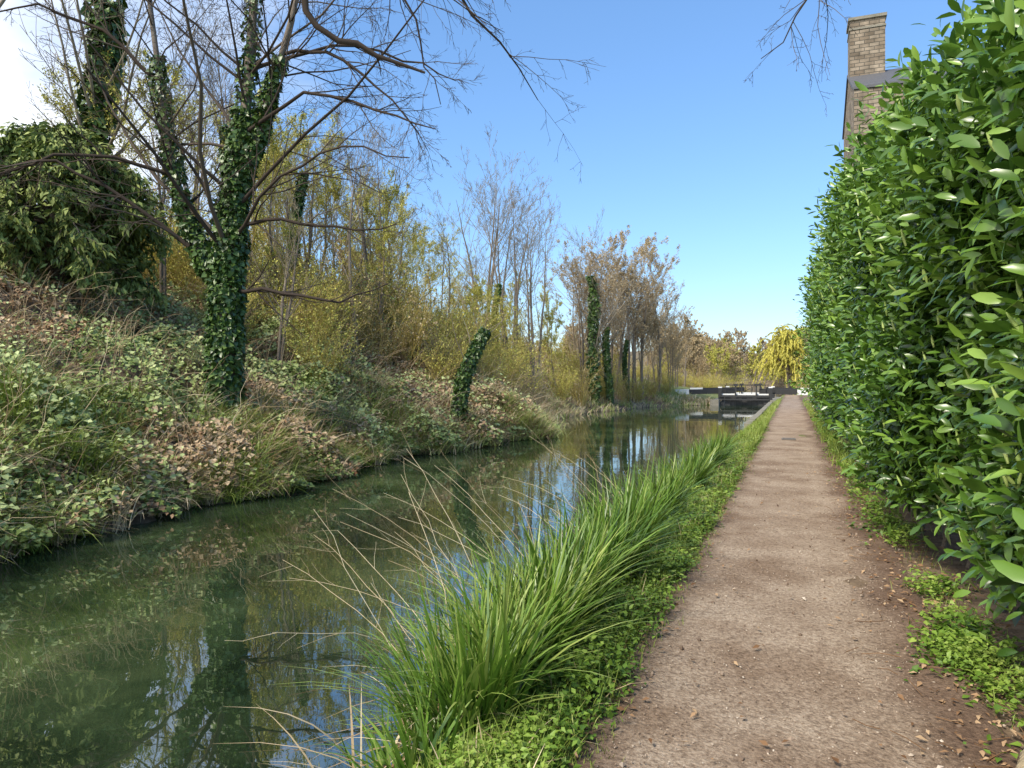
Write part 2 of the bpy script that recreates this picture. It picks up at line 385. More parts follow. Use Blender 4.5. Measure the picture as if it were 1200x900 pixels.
# ------------------------------------------------------------------ laurel hedge
mb = MB()
def hedge_top(y):
    return np.interp(y, [0, 4.5, 5.8, 8, 10, 16, 26], [3.2, 3.3, 3.55, 4.15, 4.6, 4.85, 4.9]) + .6 * (fbm(y * .9, y * 0, 52, 3) - .5)
def hedge_face(y, z):
    zz = z / hedge_top(y) * 4.8
    f = np.interp(zz, [0, .3, 1, 2.2, 3.2, 4.2, 4.9], [1.44, 1.22, 1.08, 1.0, .92, .92, 1.2])
    bul = .65 * (fbm(y * .7, z * .7, 51, 2) - .5) + .45 * (fbm(y * 2.1, z * 2.1, 57, 2) - .5)
    return f + bul + np.interp(y, [3, 9, 14, 26], [.06, .02, -.12, -.22]) * sst(.4, 2, z)
HY0, HY1 = .8, 26.
def hedge_pts(n, y0, y1):
    y = rng.uniform(y0, y1, n); top = hedge_top(y)
    lo = .32 + .35 * (fbm(y * 1.5, y * 0, 55) - .3)
    z = lo + (top - lo) * rng.random(n)
    return np.stack([hedge_face(y, z), y, z], 1)
def shoots(P, Nrm, nl, size):
    n = len(P)
    d = nrm(Nrm * .75 + np.array([0, 0, .75]) + rng.normal(size=(n, 3)) * .4)
    Ls = rng.uniform(.14, .38, n) * size
    start = P - Nrm * (rng.uniform(.0, .32, n))[:, None]
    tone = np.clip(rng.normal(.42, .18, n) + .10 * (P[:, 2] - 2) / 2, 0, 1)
    rv0 = nrm(np.cross(d, np.array([0, 0, 1.]))); rv1 = np.cross(d, rv0); ph = rng.uniform(0, 6.28, n)
    for j in range(nl):
        t = (j + .5) / nl
        pos = start + d * (Ls * t * 1.5)[:, None]
        ang = j * 2.4 + ph
        rad = rv0 * np.cos(ang)[:, None] + rv1 * np.sin(ang)[:, None]
        ld = nrm(rad * (1.2 - .8 * t) + d * (.1 + .85 * t) + Nrm * .15 + np.array([0, 0, -.5 * (1 - t)]) + rng.normal(size=(n, 3)) * .2)
        up = nrm(d * .8 + Nrm * .55 + np.array([-.1, -.1, .5]) + rng.normal(size=(n, 3)) * .3)
        s = size * rng.uniform(.11, .19, n) * (1 - .3 * t)
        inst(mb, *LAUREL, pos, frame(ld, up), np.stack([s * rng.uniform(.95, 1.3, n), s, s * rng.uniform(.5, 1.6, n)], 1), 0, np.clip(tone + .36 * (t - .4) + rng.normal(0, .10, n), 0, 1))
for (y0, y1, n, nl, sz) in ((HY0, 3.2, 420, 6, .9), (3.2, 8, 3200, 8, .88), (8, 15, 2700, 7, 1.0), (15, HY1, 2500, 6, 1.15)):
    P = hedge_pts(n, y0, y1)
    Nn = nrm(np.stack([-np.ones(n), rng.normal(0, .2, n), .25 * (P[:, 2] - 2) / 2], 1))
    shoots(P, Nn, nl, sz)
n = 1500; y = rng.uniform(HY0, HY1, n); x = rng.uniform(1.0, 2.4, n)
P = np.stack([x, y, hedge_top(y) + .1 * rng.random(n)], 1); shoots(P, np.tile([-.15, 0, 1.], (n, 1)), 5, 1.05)
for yy_, dy in ((HY1, 1.), (HY0, -1.)):
    n = 260; x = rng.uniform(1.0, 2.3, n); z = rng.uniform(.4, 4.6 if dy > 0 else 3.2, n)
    shoots(np.stack([x, np.full(n, yy_ + .1 * dy), z], 1), np.tile([0, dy, .1], (n, 1)), 5, 1.0)
n = 320; y = rng.uniform(3, HY1, n); P = np.stack([hedge_face(y, hedge_top(y) * .88) + rng.uniform(-.02, .5, n), y, hedge_top(y) * rng.uniform(.9, 1.0, n) + rng.uniform(0, .2, n)], 1)
shoots(P, np.tile([-.4, 0, 1.], (n, 1)), 9, .95)
n = 90; P = hedge_pts(n, 8, HY1); P[:, 0] -= rng.uniform(.05, .2, n); shoots(P, np.tile([-1., 0, .25], (n, 1)), 9, 1.)
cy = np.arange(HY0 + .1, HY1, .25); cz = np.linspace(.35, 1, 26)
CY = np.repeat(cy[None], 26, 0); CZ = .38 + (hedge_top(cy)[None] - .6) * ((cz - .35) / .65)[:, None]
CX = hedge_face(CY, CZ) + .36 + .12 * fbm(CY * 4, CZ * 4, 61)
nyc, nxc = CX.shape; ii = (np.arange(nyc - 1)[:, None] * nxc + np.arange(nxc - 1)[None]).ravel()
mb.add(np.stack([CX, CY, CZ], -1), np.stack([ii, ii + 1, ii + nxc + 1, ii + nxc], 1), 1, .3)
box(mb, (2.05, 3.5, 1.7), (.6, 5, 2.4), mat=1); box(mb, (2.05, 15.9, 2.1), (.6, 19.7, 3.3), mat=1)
n = 110; y = rng.uniform(HY0 + .2, HY1, n); x = rng.uniform(1.25, 1.9, n)
P0 = np.stack([x, y, 0 * x - .05], 1); P1 = P0 + np.stack([rng.normal(0, .15, n), rng.normal(0, .15, n), np.full(n, .95)], 1)
tubes(mb, np.stack([P0, (P0 + P1) / 2 + rng.normal(size=(n, 3)) * .03, P1], 1), np.tile([.03, .022, .018], (n, 1)) * rng.uniform(.6, 1.3, (n, 1)), 6, 2)
n = 190; P = hedge_pts(n, 3, 18); P[:, 0] -= .18
dd = nrm(np.array([-.25, 0, 1.]) + rng.normal(size=(n, 3)) * .18); Lb = rng.uniform(.07, .13, n)[:, None]
tubes(mb, np.stack([P, P + dd * Lb * .5, P + dd * Lb], 1), np.tile([.006, .011, .003], (n, 1)), 5, 3, rng.random(n))
mb.build('laurel_hedge', [M_laurel, M_core, M_bark, M_bud])

# ------------------------------------------------------------------ reeds, verge
mb = MB()
cl = []
yc = 3.0
while yc < 17:
    step = rng.uniform(.4, .75)
    for k in range(2):
        if rng.random() < .35: continue
        cl.append((rng.uniform(-1.8, -1.3), yc + rng.uniform(-.2, .2), rng.uniform(.35, .7), rng.uniform(50, 110), .12))
    yc += step
big = [(-1.42, 3.2, .85), (-1.62, 3.45, .9), (-1.42, 3.85, .98), (-1.7, 4.1, .9), (-1.4, 4.5, 1.0), (-1.62, 5.25, .9), (-1.38, 5.55, .98), (-1.42, 6.6, .98), (-1.62, 7.1, .85),
       (-1.4, 8.1, .9), (-1.6, 9.3, .95), (-1.42, 10.6, .85), (-1.6, 12.0, .9), (-1.42, 13.4, .82), (-1.55, 15.0, .85), (-1.5, 16.6, .75)]
cl += [(x, y, h_, 330, .2) for x, y, h_ in big]
for (x, y, hgt, nb_, rad_) in cl:
    nb_ = int(nb_)
    a = rng.uniform(0, 6.28, nb_); rr = rad_ * np.sqrt(rng.random(nb_))
    bx = x + rr * np.cos(a); by = y + rr * np.sin(a)
    base = np.stack([bx, by, np.maximum(H(bx, by), WZ - .1) - .02], 1)
    az = a + rng.normal(0, .8, nb_)
    Lb = hgt * rng.uniform(.45, 1.15, nb_) + np.where(bx < -1.7, .12, 0)
    v = np.clip(rng.normal(.45, .17, nb_) + rng.normal(0, .08) + (rng.random(nb_) < .05) * .6, 0, 1)
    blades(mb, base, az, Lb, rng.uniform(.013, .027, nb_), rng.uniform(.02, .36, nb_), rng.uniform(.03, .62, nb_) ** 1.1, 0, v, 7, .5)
n = 1500; ci = rng.integers(0, len(cl), n); cx = np.array([c[:2] for c in cl])
base = np.stack([cx[ci, 0] + rng.normal(0, .12, n), cx[ci, 1] + rng.normal(0, .14, n), np.full(n, -.3)], 1)
blades(mb, base, rng.uniform(0, 6.28, n), rng.uniform(.3, .8, n), rng.uniform(.006, .014, n), rng.uniform(.3, .75, n), rng.uniform(.3, .9, n), 1, rng.random(n), 6)
mb.build('reed_bed', [M_reed, M_dead])

mb = MB()
n = 40; y = rng.uniform(3.4, 9.5, n)
base = np.stack([rng.uniform(-1.95, -1.5, n), y, np.full(n, -.4)], 1)
az = rng.normal(math.pi * .97, .5, n)
Ls = rng.uniform(1.0, 2.0, n); le = rng.uniform(.4, .82, n); dr = rng.uniform(.1, .55, n)
t = np.linspace(0, 1, 9)[None]
hh = Ls[:, None] * (le[:, None] * t + dr[:, None] * t ** 2 * .7); zz = Ls[:, None] * (t * np.sqrt(1 - le[:, None] ** 2) - .5 * dr[:, None] * t ** 2.4)
P = np.stack([base[:, 0:1] + hh * np.cos(az)[:, None], base[:, 1:2] + hh * np.sin(az)[:, None], base[:, 2:3] + zz], -1) + rng.normal(size=(n, 9, 3)) * .008
tubes(mb, P, np.tile(np.linspace(.0035, .0013, 9), (n, 1)), 4, 0, rng.uniform(.5, 1, n))
P2, R2 = grow(P, np.tile(np.linspace(.0025, .001, 9), (n, 1)), 3, .12, .3, .5, 0, .12, .6, .4, 4, .0012)
tubes(mb, P2, R2, 3, 0, rng.uniform(.4, 1, len(P2)))
mb.build('dry_stalks', [M_dead])

mb = MB()
def weeds(n, xf, yf, h0, h1, size, nl=7, patchy=0.):
    x = xf(n); y = yf(n)
    k = fbm(x * 2.2, y * 1.6, 85, 3) > patchy
    x = x[k]; y = y[k]; n = len(x)
    hg = rng.uniform(h0, h1, n) * (.3 + 1.4 * fbm(x * 2.5, y * 2.5, 81, 3) ** 1.3)
    zb = np.maximum(H(x, y), WZ)
    tone = np.clip(.45 + 1.1 * (fbm(x * 1.9, y * 1.9, 82, 3) - .5) + rng.normal(0, .13, n), 0, 1)
    szm = .6 + .9 * fbm(x * 3.1, y * 3.1, 86, 2)
    for j in range(nl):
        tt = rng.random(n)
        pos = np.stack([x + rng.normal(0, .035, n), y + rng.normal(0, .035, n), zb + .01 + hg * tt], 1)
        d = nrm(rng.normal(size=(n, 3)) * [1, 1, .35] + [0, 0, .15])
        s = size * rng.uniform(.5, 1.3, n) * szm
        inst(mb, *OVAL, pos, frame(d, np.array([0, 0, 1.]) + rng.normal(size=(n, 3)) * .35), np.stack([s * 1.2, s, s], 1), 0, np.clip(tone + .4 * (tt - .5), 0, 1))
nearY = lambda a, b, p: (lambda n: a + (b - a) * rng.random(n) ** p)
weeds(4600, lambda n: rng.uniform(-1.5, -.88, n) + rng.normal(0, .06, n), nearY(2.2, 9, 1.4), .05, .24, .036, 7, .36)
weeds(3000, lambda n: rng.uniform(-1.45, -.86, n) + rng.normal(0, .06, n), nearY(8, 27, 1.2), .06, .22, .05, 5, .3)
def clumped(y0, y1, xm, sx_, kk=14):
    c = rng.uniform(y0, y1, kk)
    return (lambda n: rng.normal(xm, sx_, n)), (lambda n: c[rng.integers(0, kk, n)] + rng.normal(0, .12, n))
a_, b_ = clumped(2.6, 5.2, 1.08, .14, 9); weeds(290, a_, b_, .04, .15, .038)
weeds(220, lambda n: rng.normal(.9, .09, n), lambda n: rng.normal(4.75, .22, n), .04, .16, .036)
a_, b_ = clumped(5.2, 9, 1.0, .1, 8); weeds(260, a_, b_, .04, .2, .04)
weeds(1300, lambda n: rng.normal(.93, .11, n), nearY(8, 30, 1.), .05, .28, .05, 6, .4)
mb.build('verge_weeds', [M_weed])

mb = MB()
def tuftgrass(n, x, y, L0, L1, w, mat=0, tone=.5, lean=.35, droop=.4, seg=4, sp=.15):
    base = np.stack([x, y, np.maximum(H(x, y), WZ - .05) - .01], 1)
    blades(mb, base, rng.uniform(0, 6.28, n), rng.uniform(L0, L1, n), w * rng.uniform(.6, 1.4, n), rng.uniform(.05, lean, n), rng.uniform(.05, droop, n), mat, np.clip(rng.normal(tone, sp, n), 0, 1), seg, .2)
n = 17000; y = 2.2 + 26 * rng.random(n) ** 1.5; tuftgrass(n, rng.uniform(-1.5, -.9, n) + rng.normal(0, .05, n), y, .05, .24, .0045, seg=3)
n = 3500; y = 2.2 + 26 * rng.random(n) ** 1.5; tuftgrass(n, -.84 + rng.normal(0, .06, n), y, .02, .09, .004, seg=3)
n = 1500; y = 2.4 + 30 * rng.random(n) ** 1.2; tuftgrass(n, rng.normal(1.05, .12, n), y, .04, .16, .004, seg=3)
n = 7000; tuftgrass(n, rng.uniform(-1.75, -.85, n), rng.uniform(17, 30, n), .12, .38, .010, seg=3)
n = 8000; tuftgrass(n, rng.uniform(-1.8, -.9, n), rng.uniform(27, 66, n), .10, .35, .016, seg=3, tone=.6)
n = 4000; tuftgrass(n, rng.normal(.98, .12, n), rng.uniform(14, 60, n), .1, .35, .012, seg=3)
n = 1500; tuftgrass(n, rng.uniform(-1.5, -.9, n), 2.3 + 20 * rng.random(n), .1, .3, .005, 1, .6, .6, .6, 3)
mb.build('verge_grass', [M_grass, M_dead])

# ------------------------------------------------------------------ left bank vegetation
mb = MB()
def bankpts(n, s0, s1, y0, y1, sp=1.3, yp=1.3):
    y = y0 + (y1 - y0) * rng.random(n) ** yp; s = s0 + (s1 - s0) * rng.random(n) ** sp
    return XL(y) - s, y, s
def patch(x, y): return fbm(x * .42, y * .42, 91, 3)
def bankleaves(n, reg, size, tmpl, mat, cond, hmax, tone=.45, sp=.2):
    x, y, s = bankpts(n, *reg)
    p = patch(x, y); k = cond(p, x, y, s); x, y, s, p = x[k], y[k], s[k], p[k]; n = len(x)
    dn = fbm(x * 1.3, y * 1.3, 92, 3)
    md = hmax * (.12 + 1.9 * dn ** 1.8)
    z = np.maximum(H(x, y), WZ + .03) + md * (1 - .6 * rng.random(n) ** 2)
    d = nrm(rng.normal(size=(n, 3)) * [1, 1, .5] + [.5, -.15, -.2])
    up = nrm(np.array([.3, -.35, .9]) + rng.normal(size=(n, 3)) * .4)
    inst(mb, *tmpl, np.stack([x, y, z], 1), frame(d, up), size * rng.uniform(.6, 1.35, n) * np.interp(y, [4, 30], [.85, 1.5]), mat, np.clip(rng.normal(tone, sp, n) + (dn - .5) * 1.2, 0, 1))
near = (0., 9, 1.5, 32, 1.1, 1.2)
bankleaves(60000, near, .085, IVY, 0, lambda p, x, y, s: (p > .45 + .05 * (s > 4.5)) & (y < 19 + 3 * p), .55, .6)
bankleaves(20000, near, .09, DIA, 0, lambda p, x, y, s: p > .38, .7, .85)
bankleaves(78000, near, .10, DIA, 1, lambda p, x, y, s: (p < .53 + .06 * (s > 4.5)) | (y > 19), .45, .65)
bankleaves(9000, (8, 22, 4, 45, 1., 1.2), .16, DIA, 0, lambda p, x, y, s: p > .45, .6, .7)
bankleaves(16000, (8, 22, 4, 45, 1., 1.2), .16, DIA, 1, lambda p, x, y, s: p < .55, .5, .7)
bankleaves(12000, (-.35, .7, 1.5, 30, 1., 1.2), .08, IVY, 0, lambda p, x, y, s: fbm(y * 1.4, y * 0, 95, 2) > .42, .42, .5)
bankleaves(6000, (-.25, .6, 1.5, 30, 1., 1.2), .09, DIA, 1, lambda p, x, y, s: fbm(y * 1.4, y * 0, 96, 2) > .45, .4, .5)
mb.build('bramble_and_ivy_groundcover', [M_bramble, M_rust], True)

mb = MB()
def tufts(nt_, reg, cond, L0, L1, nb_, w, mat=0, tone=.5, droop=.7, rad=.1):
    x, y, s = bankpts(nt_, *reg); k = cond(patch(x, y), x, y, s); x, y = x[k], y[k]
    n = len(x) * nb_; X = np.repeat(x, nb_) + rng.normal(0, rad, n); Y = np.repeat(y, nb_) + rng.normal(0, rad, n)
    sc = np.repeat(rng.uniform(.7, 1.2, len(x)), nb_); tn = np.repeat(rng.normal(tone, .12, len(x)), nb_)
    base = np.stack([X, Y, np.maximum(H(X, Y), WZ) + .02], 1)
    az = rng.normal(-.15, 1.5, n)
    blades(mb, base, az, sc * rng.uniform(L0, L1, n), w * rng.uniform(.6, 1.3, n), rng.uniform(.1, .6, n), rng.uniform(.2, droop, n), mat, np.clip(tn + rng.normal(0, .12, n), 0, 1), 5, .2)
tufts(240, (0., 2.6, 2, 20, 1.2, 1.2), lambda p, x, y, s: p > .3, .35, .95, 55, .014, 0, .6, .9)
tufts(150, (-.05, .5, 2, 30, 1., 1.), lambda p, x, y, s: p > 0, .3, .8, 45, .013, 0, .55, 1.)
tufts(120, (-.05, .5, 2, 30, 1., 1.), lambda p, x, y, s: p > 0, .3, .8, 45, .012, 1, .6, 1.)
tufts(150, (1.5, 9, 2, 32, 1., 1.), lambda p, x, y, s: p > .4, .3, .6, 36, .012, 0, .75)
tufts(340, (0., 8, 2, 34, 1.1, 1.), lambda p, x, y, s: p < .62, .35, .9, 42, .012, 1, .75)
tufts(140, (0., 2.2, 23, 29.5, 1.2, 1.), lambda p, x, y, s: p > 0, .3, .6, 55, .02, 0, .8, .7, .25)
tufts(200, (0., 4.5, 18, 36, 1.2, 1.), lambda p, x, y, s: p > 0, .3, .7, 42, .022, 0, .95, .7, .25)
tufts(380, (0., 6, 17, 45, 1.2, 1.), lambda p, x, y, s: p > 0, .3, .8, 42, .022, 1, .8, .7, .25)
tufts(220, (0., 9, 34, 66, 1.2, 1.), lambda p, x, y, s: p > 0, .3, .8, 26, .04, 0, .9, .7, .35)
tufts(260, (0., 9, 34, 66, 1.2, 1.), lambda p, x, y, s: p > 0, .3, .8, 26, .04, 1, .8, .7, .35)
mb.build('bank_grass', [M_grass, M_dead])

mb = MB()
x, y, s = bankpts(2400, 0., 10, 2, 34, 1., 1.2)
n = len(x); az = rng.normal(-.1, 1.4, n); L_ = rng.uniform(.5, 1.8, n); le = rng.uniform(.1, .8, n); dr = rng.uniform(.1, .9, n)
t = np.linspace(0, 1, 7)[None]
hh = L_[:, None] * (le[:, None] * t + dr[:, None] * t ** 2 * .6); zz = L_[:, None] * (t * np.sqrt(1 - le[:, None] ** 2) - .6 * dr[:, None] * t ** 2.2)
P = np.stack([x[:, None] + hh * np.cos(az)[:, None], y[:, None] + hh * np.sin(az)[:, None], np.maximum(H(x, y), WZ)[:, None] + .1 + zz], -1) + rng.normal(size=(n, 7, 3)) * .02
tubes(mb, P, np.tile(np.linspace(.007, .0025, 7), (n, 1)), 3, 0, rng.uniform(.1, 1, n))
P2, R2 = grow(P, np.tile(np.linspace(.006, .002, 7), (n, 1)), 3, .2, .5, .6, 0, .15, .6, .2, 4, .0026)
tubes(mb, P2, R2, 3, 0, rng.uniform(.0, .9, len(P2)))
mb.build('bramble_canes', [M_dead])

# ------------------------------------------------------------------ trees
RV = np.array([.934, .358, 0]); FV = np.array([-.358, .934, 0])
def limb(base, pts, rads, m=10, jit=.04):
    W = [np.array([base[0], base[1], 0]) + RV * a + FV * b_ + np.array([0, 0, z]) for a, b_, z in pts]
    return poly(W, rads, m, jit)

def crown(mb, P, R, ks, up=.06, wig=.13, ang=.75, mat=0, lr=(.35, .65), rmin=.004, tmin=.25, sides=(5, 4, 3, 3), rr=.5, tone=.5):
    lv = []
    for i, k in enumerate(ks):
        P, R = grow(P, R, k, lr[0], lr[1], ang, up, wig, rr, tmin if i == 0 else .15, 6 if i == 0 else 5 if i == 1 else 4, rmin)
        tubes(mb, P, R, sides[min(i, 3)], mat, np.clip(rng.normal(tone, .2, len(P)), 0, 1)); lv.append((P, R))
    return lv

bz = float(H(-11.6, 12.7)) - .25
mb = MB(); base = (-11.6, 12.7)
limbs = [
 limb(base, [(0, 0, bz), (-.05, 0, 2.5), (.05, 0, 4), (.3, 0, 5.9), (.45, .1, 8.1), (.6, .2, 10.9), (.8, .3, 14.5)], [.27, .22, .19, .15, .11, .08, .03], 16),
 limb(base, [(.0, 0, 3.7), (-.5, .1, 4.3), (-.98, .2, 5.), (-1.4, .3, 6.4), (-1.6, .3, 8.4), (-1.9, .4, 10.7), (-2.3, .4, 13)], [.13, .12, .10, .08, .065, .05, .02], 14),
 limb(base, [(.35, 0, 6), (.8, -.2, 6.8), (1.15, -.3, 7.8), (1.5, -.4, 9.2), (2.15, -.5, 11.6), (2.7, -.6, 13.5)], [.10, .085, .08, .06, .04, .02], 14)]
thin = [
 limb(base, [(.3, 0, 5.), (1.3, -.3, 5.15), (2.6, -.7, 4.75), (3.9, -.9, 4.85)], [.05, .035, .025, .01]),
 limb(base, [(.1, 0, 3.6), (1.3, -.4, 3.5), (2.7, -.6, 3.3), (3.7, -.5, 3.7)], [.05, .035, .025, .01]),
 limb(base, [(.4, 0, 7.), (2., -1, 7.6), (3.6, -1.4, 7.0), (4.8, -1.8, 6.5)], [.05, .035, .025, .01]),
 limb(base, [(.5, 0, 8.4), (2.2, .6, 9.3), (3.8, .8, 9.0), (5, .8, 8.5)], [.05, .035, .025, .01]),
 limb(base, [(-1.3, .2, 6.2), (-2.8, -.5, 6.5), (-4.2, -1, 5.9), (-5, -1.1, 5.1)], [.05, .035, .025, .01]),
 limb(base, [(-.3, 0, 4), (-1.9, -.4, 5.5), (-3.2, -.8, 6.2), (-4.6, -.9, 6.1)], [.06, .04, .03, .01]),
 limb(base, [(-1.5, .3, 8.2), (-2.8, .2, 9.4), (-4.2, .1, 9.9), (-5.6, .1, 9.6)], [.05, .035, .025, .01]),
 limb(base, [(1.3, -.3, 8.6), (2.4, -.8, 8.5), (3.6, -1, 7.7), (4.4, -1.2, 6.6)], [.045, .035, .022, .01]),
 limb(base, [(.1, 0, 4.6), (1.6, -1.2, 5.8), (3., -2, 6.2), (4.4, -2.6, 5.7)], [.045, .03, .02, .01])]
P = np.concatenate([poly(l[0][0], l[1][0], 14, 0)[0] for l in limbs]); R = np.concatenate([poly(l[0][0], l[1][0], 14, 0)[1] for l in limbs])
tubes(mb, P, R, 9, 0)
P3 = np.concatenate([l[0] for l in thin]); R3 = np.concatenate([l[1] for l in thin])
tubes(mb, P3, R3, 6, 1, .3)
crown(mb, P, R, (15, 7, 6, 2), .0, .13, .9, 1, (.28, .5), .005, .3, rr=.3, tone=.5)
crown(mb, P3, R3, (10, 6, 4), .0, .14, .7, 1, (.25, .5), .004, .1, tone=.5)
ivy(mb, P[:1], R[:1], 9000, .17, .105, 2, 0, .62)
ivy(mb, P[:1], R[:1], 1000, .11, .09, 2, .6, .9)
ivy(mb, P[1:2], R[1:2], 2300, .12, .10, 2, .0, .7)
ivy(mb, P[2:3], R[2:3], 1300, .11, .10, 2, 0, .5)
mb.build('ivy_clad_tree', [M_bark, M_darktwig, M_ivy])

mb = MB()
tz = float(H(-9.8, 1.5)) - .2
T = poly([(-9.8, 1.5, tz), (-9.6, 1.6, 3), (-9.2, 1.8, 6), (-8.9, 2, 9), (-8.6, 2.2, 12)], [.3, .26, .2, .14, .06])
B1 = poly([(-9.3, 1.75, 5.4), (-7.6, 3.2, 6.9), (-5.9, 4.7, 6.9), (-4.75, 5.7, 6.1), (-4.5, 5.95, 5.45), (-4.4, 6.05, 5.05), (-3.95, 6.3, 4.92), (-3.45, 6.55, 4.70)], [.12, .09, .06, .045, .036, .032, .026, .012], 18, .02)
B2 = poly([(-5.9, 4.7, 6.9), (-4.9, 6.0, 7.2), (-4.2, 7.4, 6.9), (-3.7, 8.6, 6.2), (-3.3, 9.6, 5.5)], [.05, .04, .026, .016, .006], 12, .05)
B3 = poly([(-4.9, 6.1, 7.15), (-4.3, 6.8, 6.5), (-4.0, 7.3, 5.6), (-3.8, 7.6, 4.8)], [.025, .018, .012, .005], 12, .05)
for q in (T, B1, B2, B3): tubes(mb, q[0], q[1], 8, 0 if q is T else 1, .3)
crown(mb, T[0], T[1], (5, 4, 3), .05, .14, .6, 1, (.2, .35), .006, .6)
crown(mb, B2[0], B2[1], (13, 6, 3), -.06, .15, .7, 1, (.2, .45), .003, .2, tone=.4)
crown(mb, B3[0], B3[1], (10, 5, 3), -.08, .15, .7, 1, (.2, .45), .003, .2, tone=.4)
crown(mb, B1[0][:, 12:], B1[1][:, 12:], (3, 3), -.03, .15, .8, 1, (.2, .4), .003, .2, tone=.3)
mb.build('overhanging_tree', [M_bark, M_darktwig])

mb = MB()
T = poly([(4.2, 8, 0), (4.1, 8.1, 3), (3.7, 8.4, 6), (3.3, 8.7, 9)], [.2, .16, .12, .05])
B1 = poly([(3.8, 8.3, 5.2), (2.6, 9, 7.2), (1.3, 9.6, 7.3), (.2, 10, 6.5), (-.4, 10.3, 5.9)], [.05, .035, .022, .012, .005], 12, .05)
for q in (T, B1): tubes(mb, q[0], q[1], 7, 0 if q is T else 1, .3)
crown(mb, T[0], T[1], (5, 5, 4), .05, .14, .8, 1, (.25, .4), .005, .5)
crown(mb, B1[0], B1[1], (16, 6, 3), -.03, .15, .7, 1, (.14, .34), .0028, .35, tone=.5)
mb.build('bare_tree_behind_hedge', [M_bark, M_darktwig])

mb = MB()
cz = float(H(-17.4, 13.2))
T = poly([(-17.6, 13.2, cz - .2), (-17.5, 13.2, cz + 1.4), (-17.6, 13.3, cz + 2.8), (-17.4, 13.3, cz + 3.8)], [.25, .2, .12, .04])
tubes(mb, T[0], T[1], 9, 0)
n = 150; zt = rng.uniform(.0, .97, n) ** .9; pos, tan, rad = interp(T[0], T[1], np.zeros(n, int), zt)
a = rng.uniform(0, 6.28, n); Lc = np.interp(zt, [0, .15, .4, .8, 1], [2.2, 2.6, 2.5, 1.8, .8]) * rng.uniform(.7, 1.15, n)
t = np.linspace(0, 1, 7)[None]
P = np.stack([pos[:, 0:1] + np.cos(a)[:, None] * Lc[:, None] * t, pos[:, 1:2] + np.sin(a)[:, None] * Lc[:, None] * t,
              pos[:, 2:3] + Lc[:, None] * (.45 * t - .60 * t ** 2)], -1)
R = np.tile(np.linspace(.05, .01, 7), (n, 1)); tubes(mb, P, R, 4, 0)
P2, R2 = grow(P, R, 14, .22, .45, .8, -.10, .1, .4, .3, 5, .006); tubes(mb, P2, R2, 3, 0)
n = 55000; par = rng.integers(0, len(P2), n); t_ = rng.random(n); pos, tan, rad = interp(P2, R2, par, t_)
d = nrm(tan * .6 + rng.normal(size=(n, 3)) * .35 + [0, 0, -.5])
inst(mb, *NEED, pos + rng.normal(size=(n, 3)) * .06, frame(d, randdir(n, .8)), np.stack([rng.uniform(.2, .42, n), rng.uniform(.12, .26, n), np.full(n, .2)], 1), 1, np.clip(rng.normal(.55, .2, n) + .5 * (t_ - .5), 0, 1))
mb.build('yew_tree', [M_bark, M_conifer])

def bare_tree(h, r, ks=(12, 6, 5, 2), stems=1, spread=.1, ivy_n=0, leaves=0, leafmat_=None, up=.09, name='bare_tree', twig=M_twig, rmin=.009, ang=.6, ivy_t=.7, lsz=.12, ithick=.22, lr=(.3, .55)):
    mb = MB(); Ps = []; Rs = []
    for i in range(stems):
        a = rng.uniform(0, 6.28); sp = spread * h * rng.uniform(.4, 1.2)
        b0 = np.array([math.cos(a), math.sin(a), 0]) * (.25 if stems > 1 else 0)
        tip = np.array([math.cos(a) * sp, math.sin(a) * sp, h * rng.uniform(.85, 1)])
        mid = b0 * .5 + tip * .5 + np.array([*rng.normal(0, .25, 2), 0]); mid[2] = h * .5
        P, R = poly([b0 + [0, 0, -.3], (b0 + mid) / 2 + [*rng.normal(0, .08, 2), 0], mid, (mid + tip) / 2 + [*rng.normal(0, .12, 2), 0], tip], [r, r * .8, r * .6, r * .35, r * .08])
        Ps.append(P); Rs.append(R)
    P = np.concatenate(Ps); R = np.concatenate(Rs)
    tubes(mb, P, R, 7, 0)
    lv = crown(mb, P, R, ks, up, .1, ang, 1, lr, rmin, .22, rr=.42)
    if ivy_n: ivy(mb, P[:max(1, stems // 2)], R[:max(1, stems // 2)], ivy_n, ithick, .17, 2, 0, ivy_t)
    if leaves:
        Pl, Rl = lv[-1]; n = leaves; par = rng.integers(0, len(Pl), n)
        pos, tan, rad = interp(Pl, Rl, par, rng.random(n))
        inst(mb, *DIA, pos + rng.normal(size=(n, 3)) * .05, frame(randdir(n, -.3), randdir(n)), lsz * rng.uniform(.4, 1.3, n), 3, rng.random(n))
    return mb.mesh(name, [M_bark, twig, M_ivy, leafmat_ or M_bud2])

V_bare = [bare_tree(12, .13), bare_tree(11, .11, ks=(10, 5, 4, 2), stems=2, spread=.15), bare_tree(13, .11, ks=(9, 5, 4, 2), stems=4, spread=.17)]
V_ivyp = [bare_tree(11, .13, ks=(8, 5, 4), ivy_n=3000, ivy_t=.8, ithick=.2), bare_tree(12, .15, ks=(14, 7, 5), ivy_n=4200, ivy_t=.8, ithick=.34)]
V_brown = [bare_tree(12, .15, ks=(15, 8, 6), leaves=13000, leafmat_=M_brownleaf, lsz=.085), bare_tree(11, .11, ks=(11, 7, 5), stems=3, spread=.16, leaves=13000, leafmat_=M_brownleaf, lsz=.085)]
V_olive = [bare_tree(9, .10, ks=(14, 7, 5), leaves=11000, leafmat_=M_bud2, lsz=.075, twig=M_scrub), bare_tree(9, .09, ks=(11, 6, 5), stems=3, spread=.2, leaves=8000, leafmat_=M_bud2, lsz=.075, twig=M_scrub)]
def gz(x, y): return float(H(np.array([x]), np.array([y]))[0])
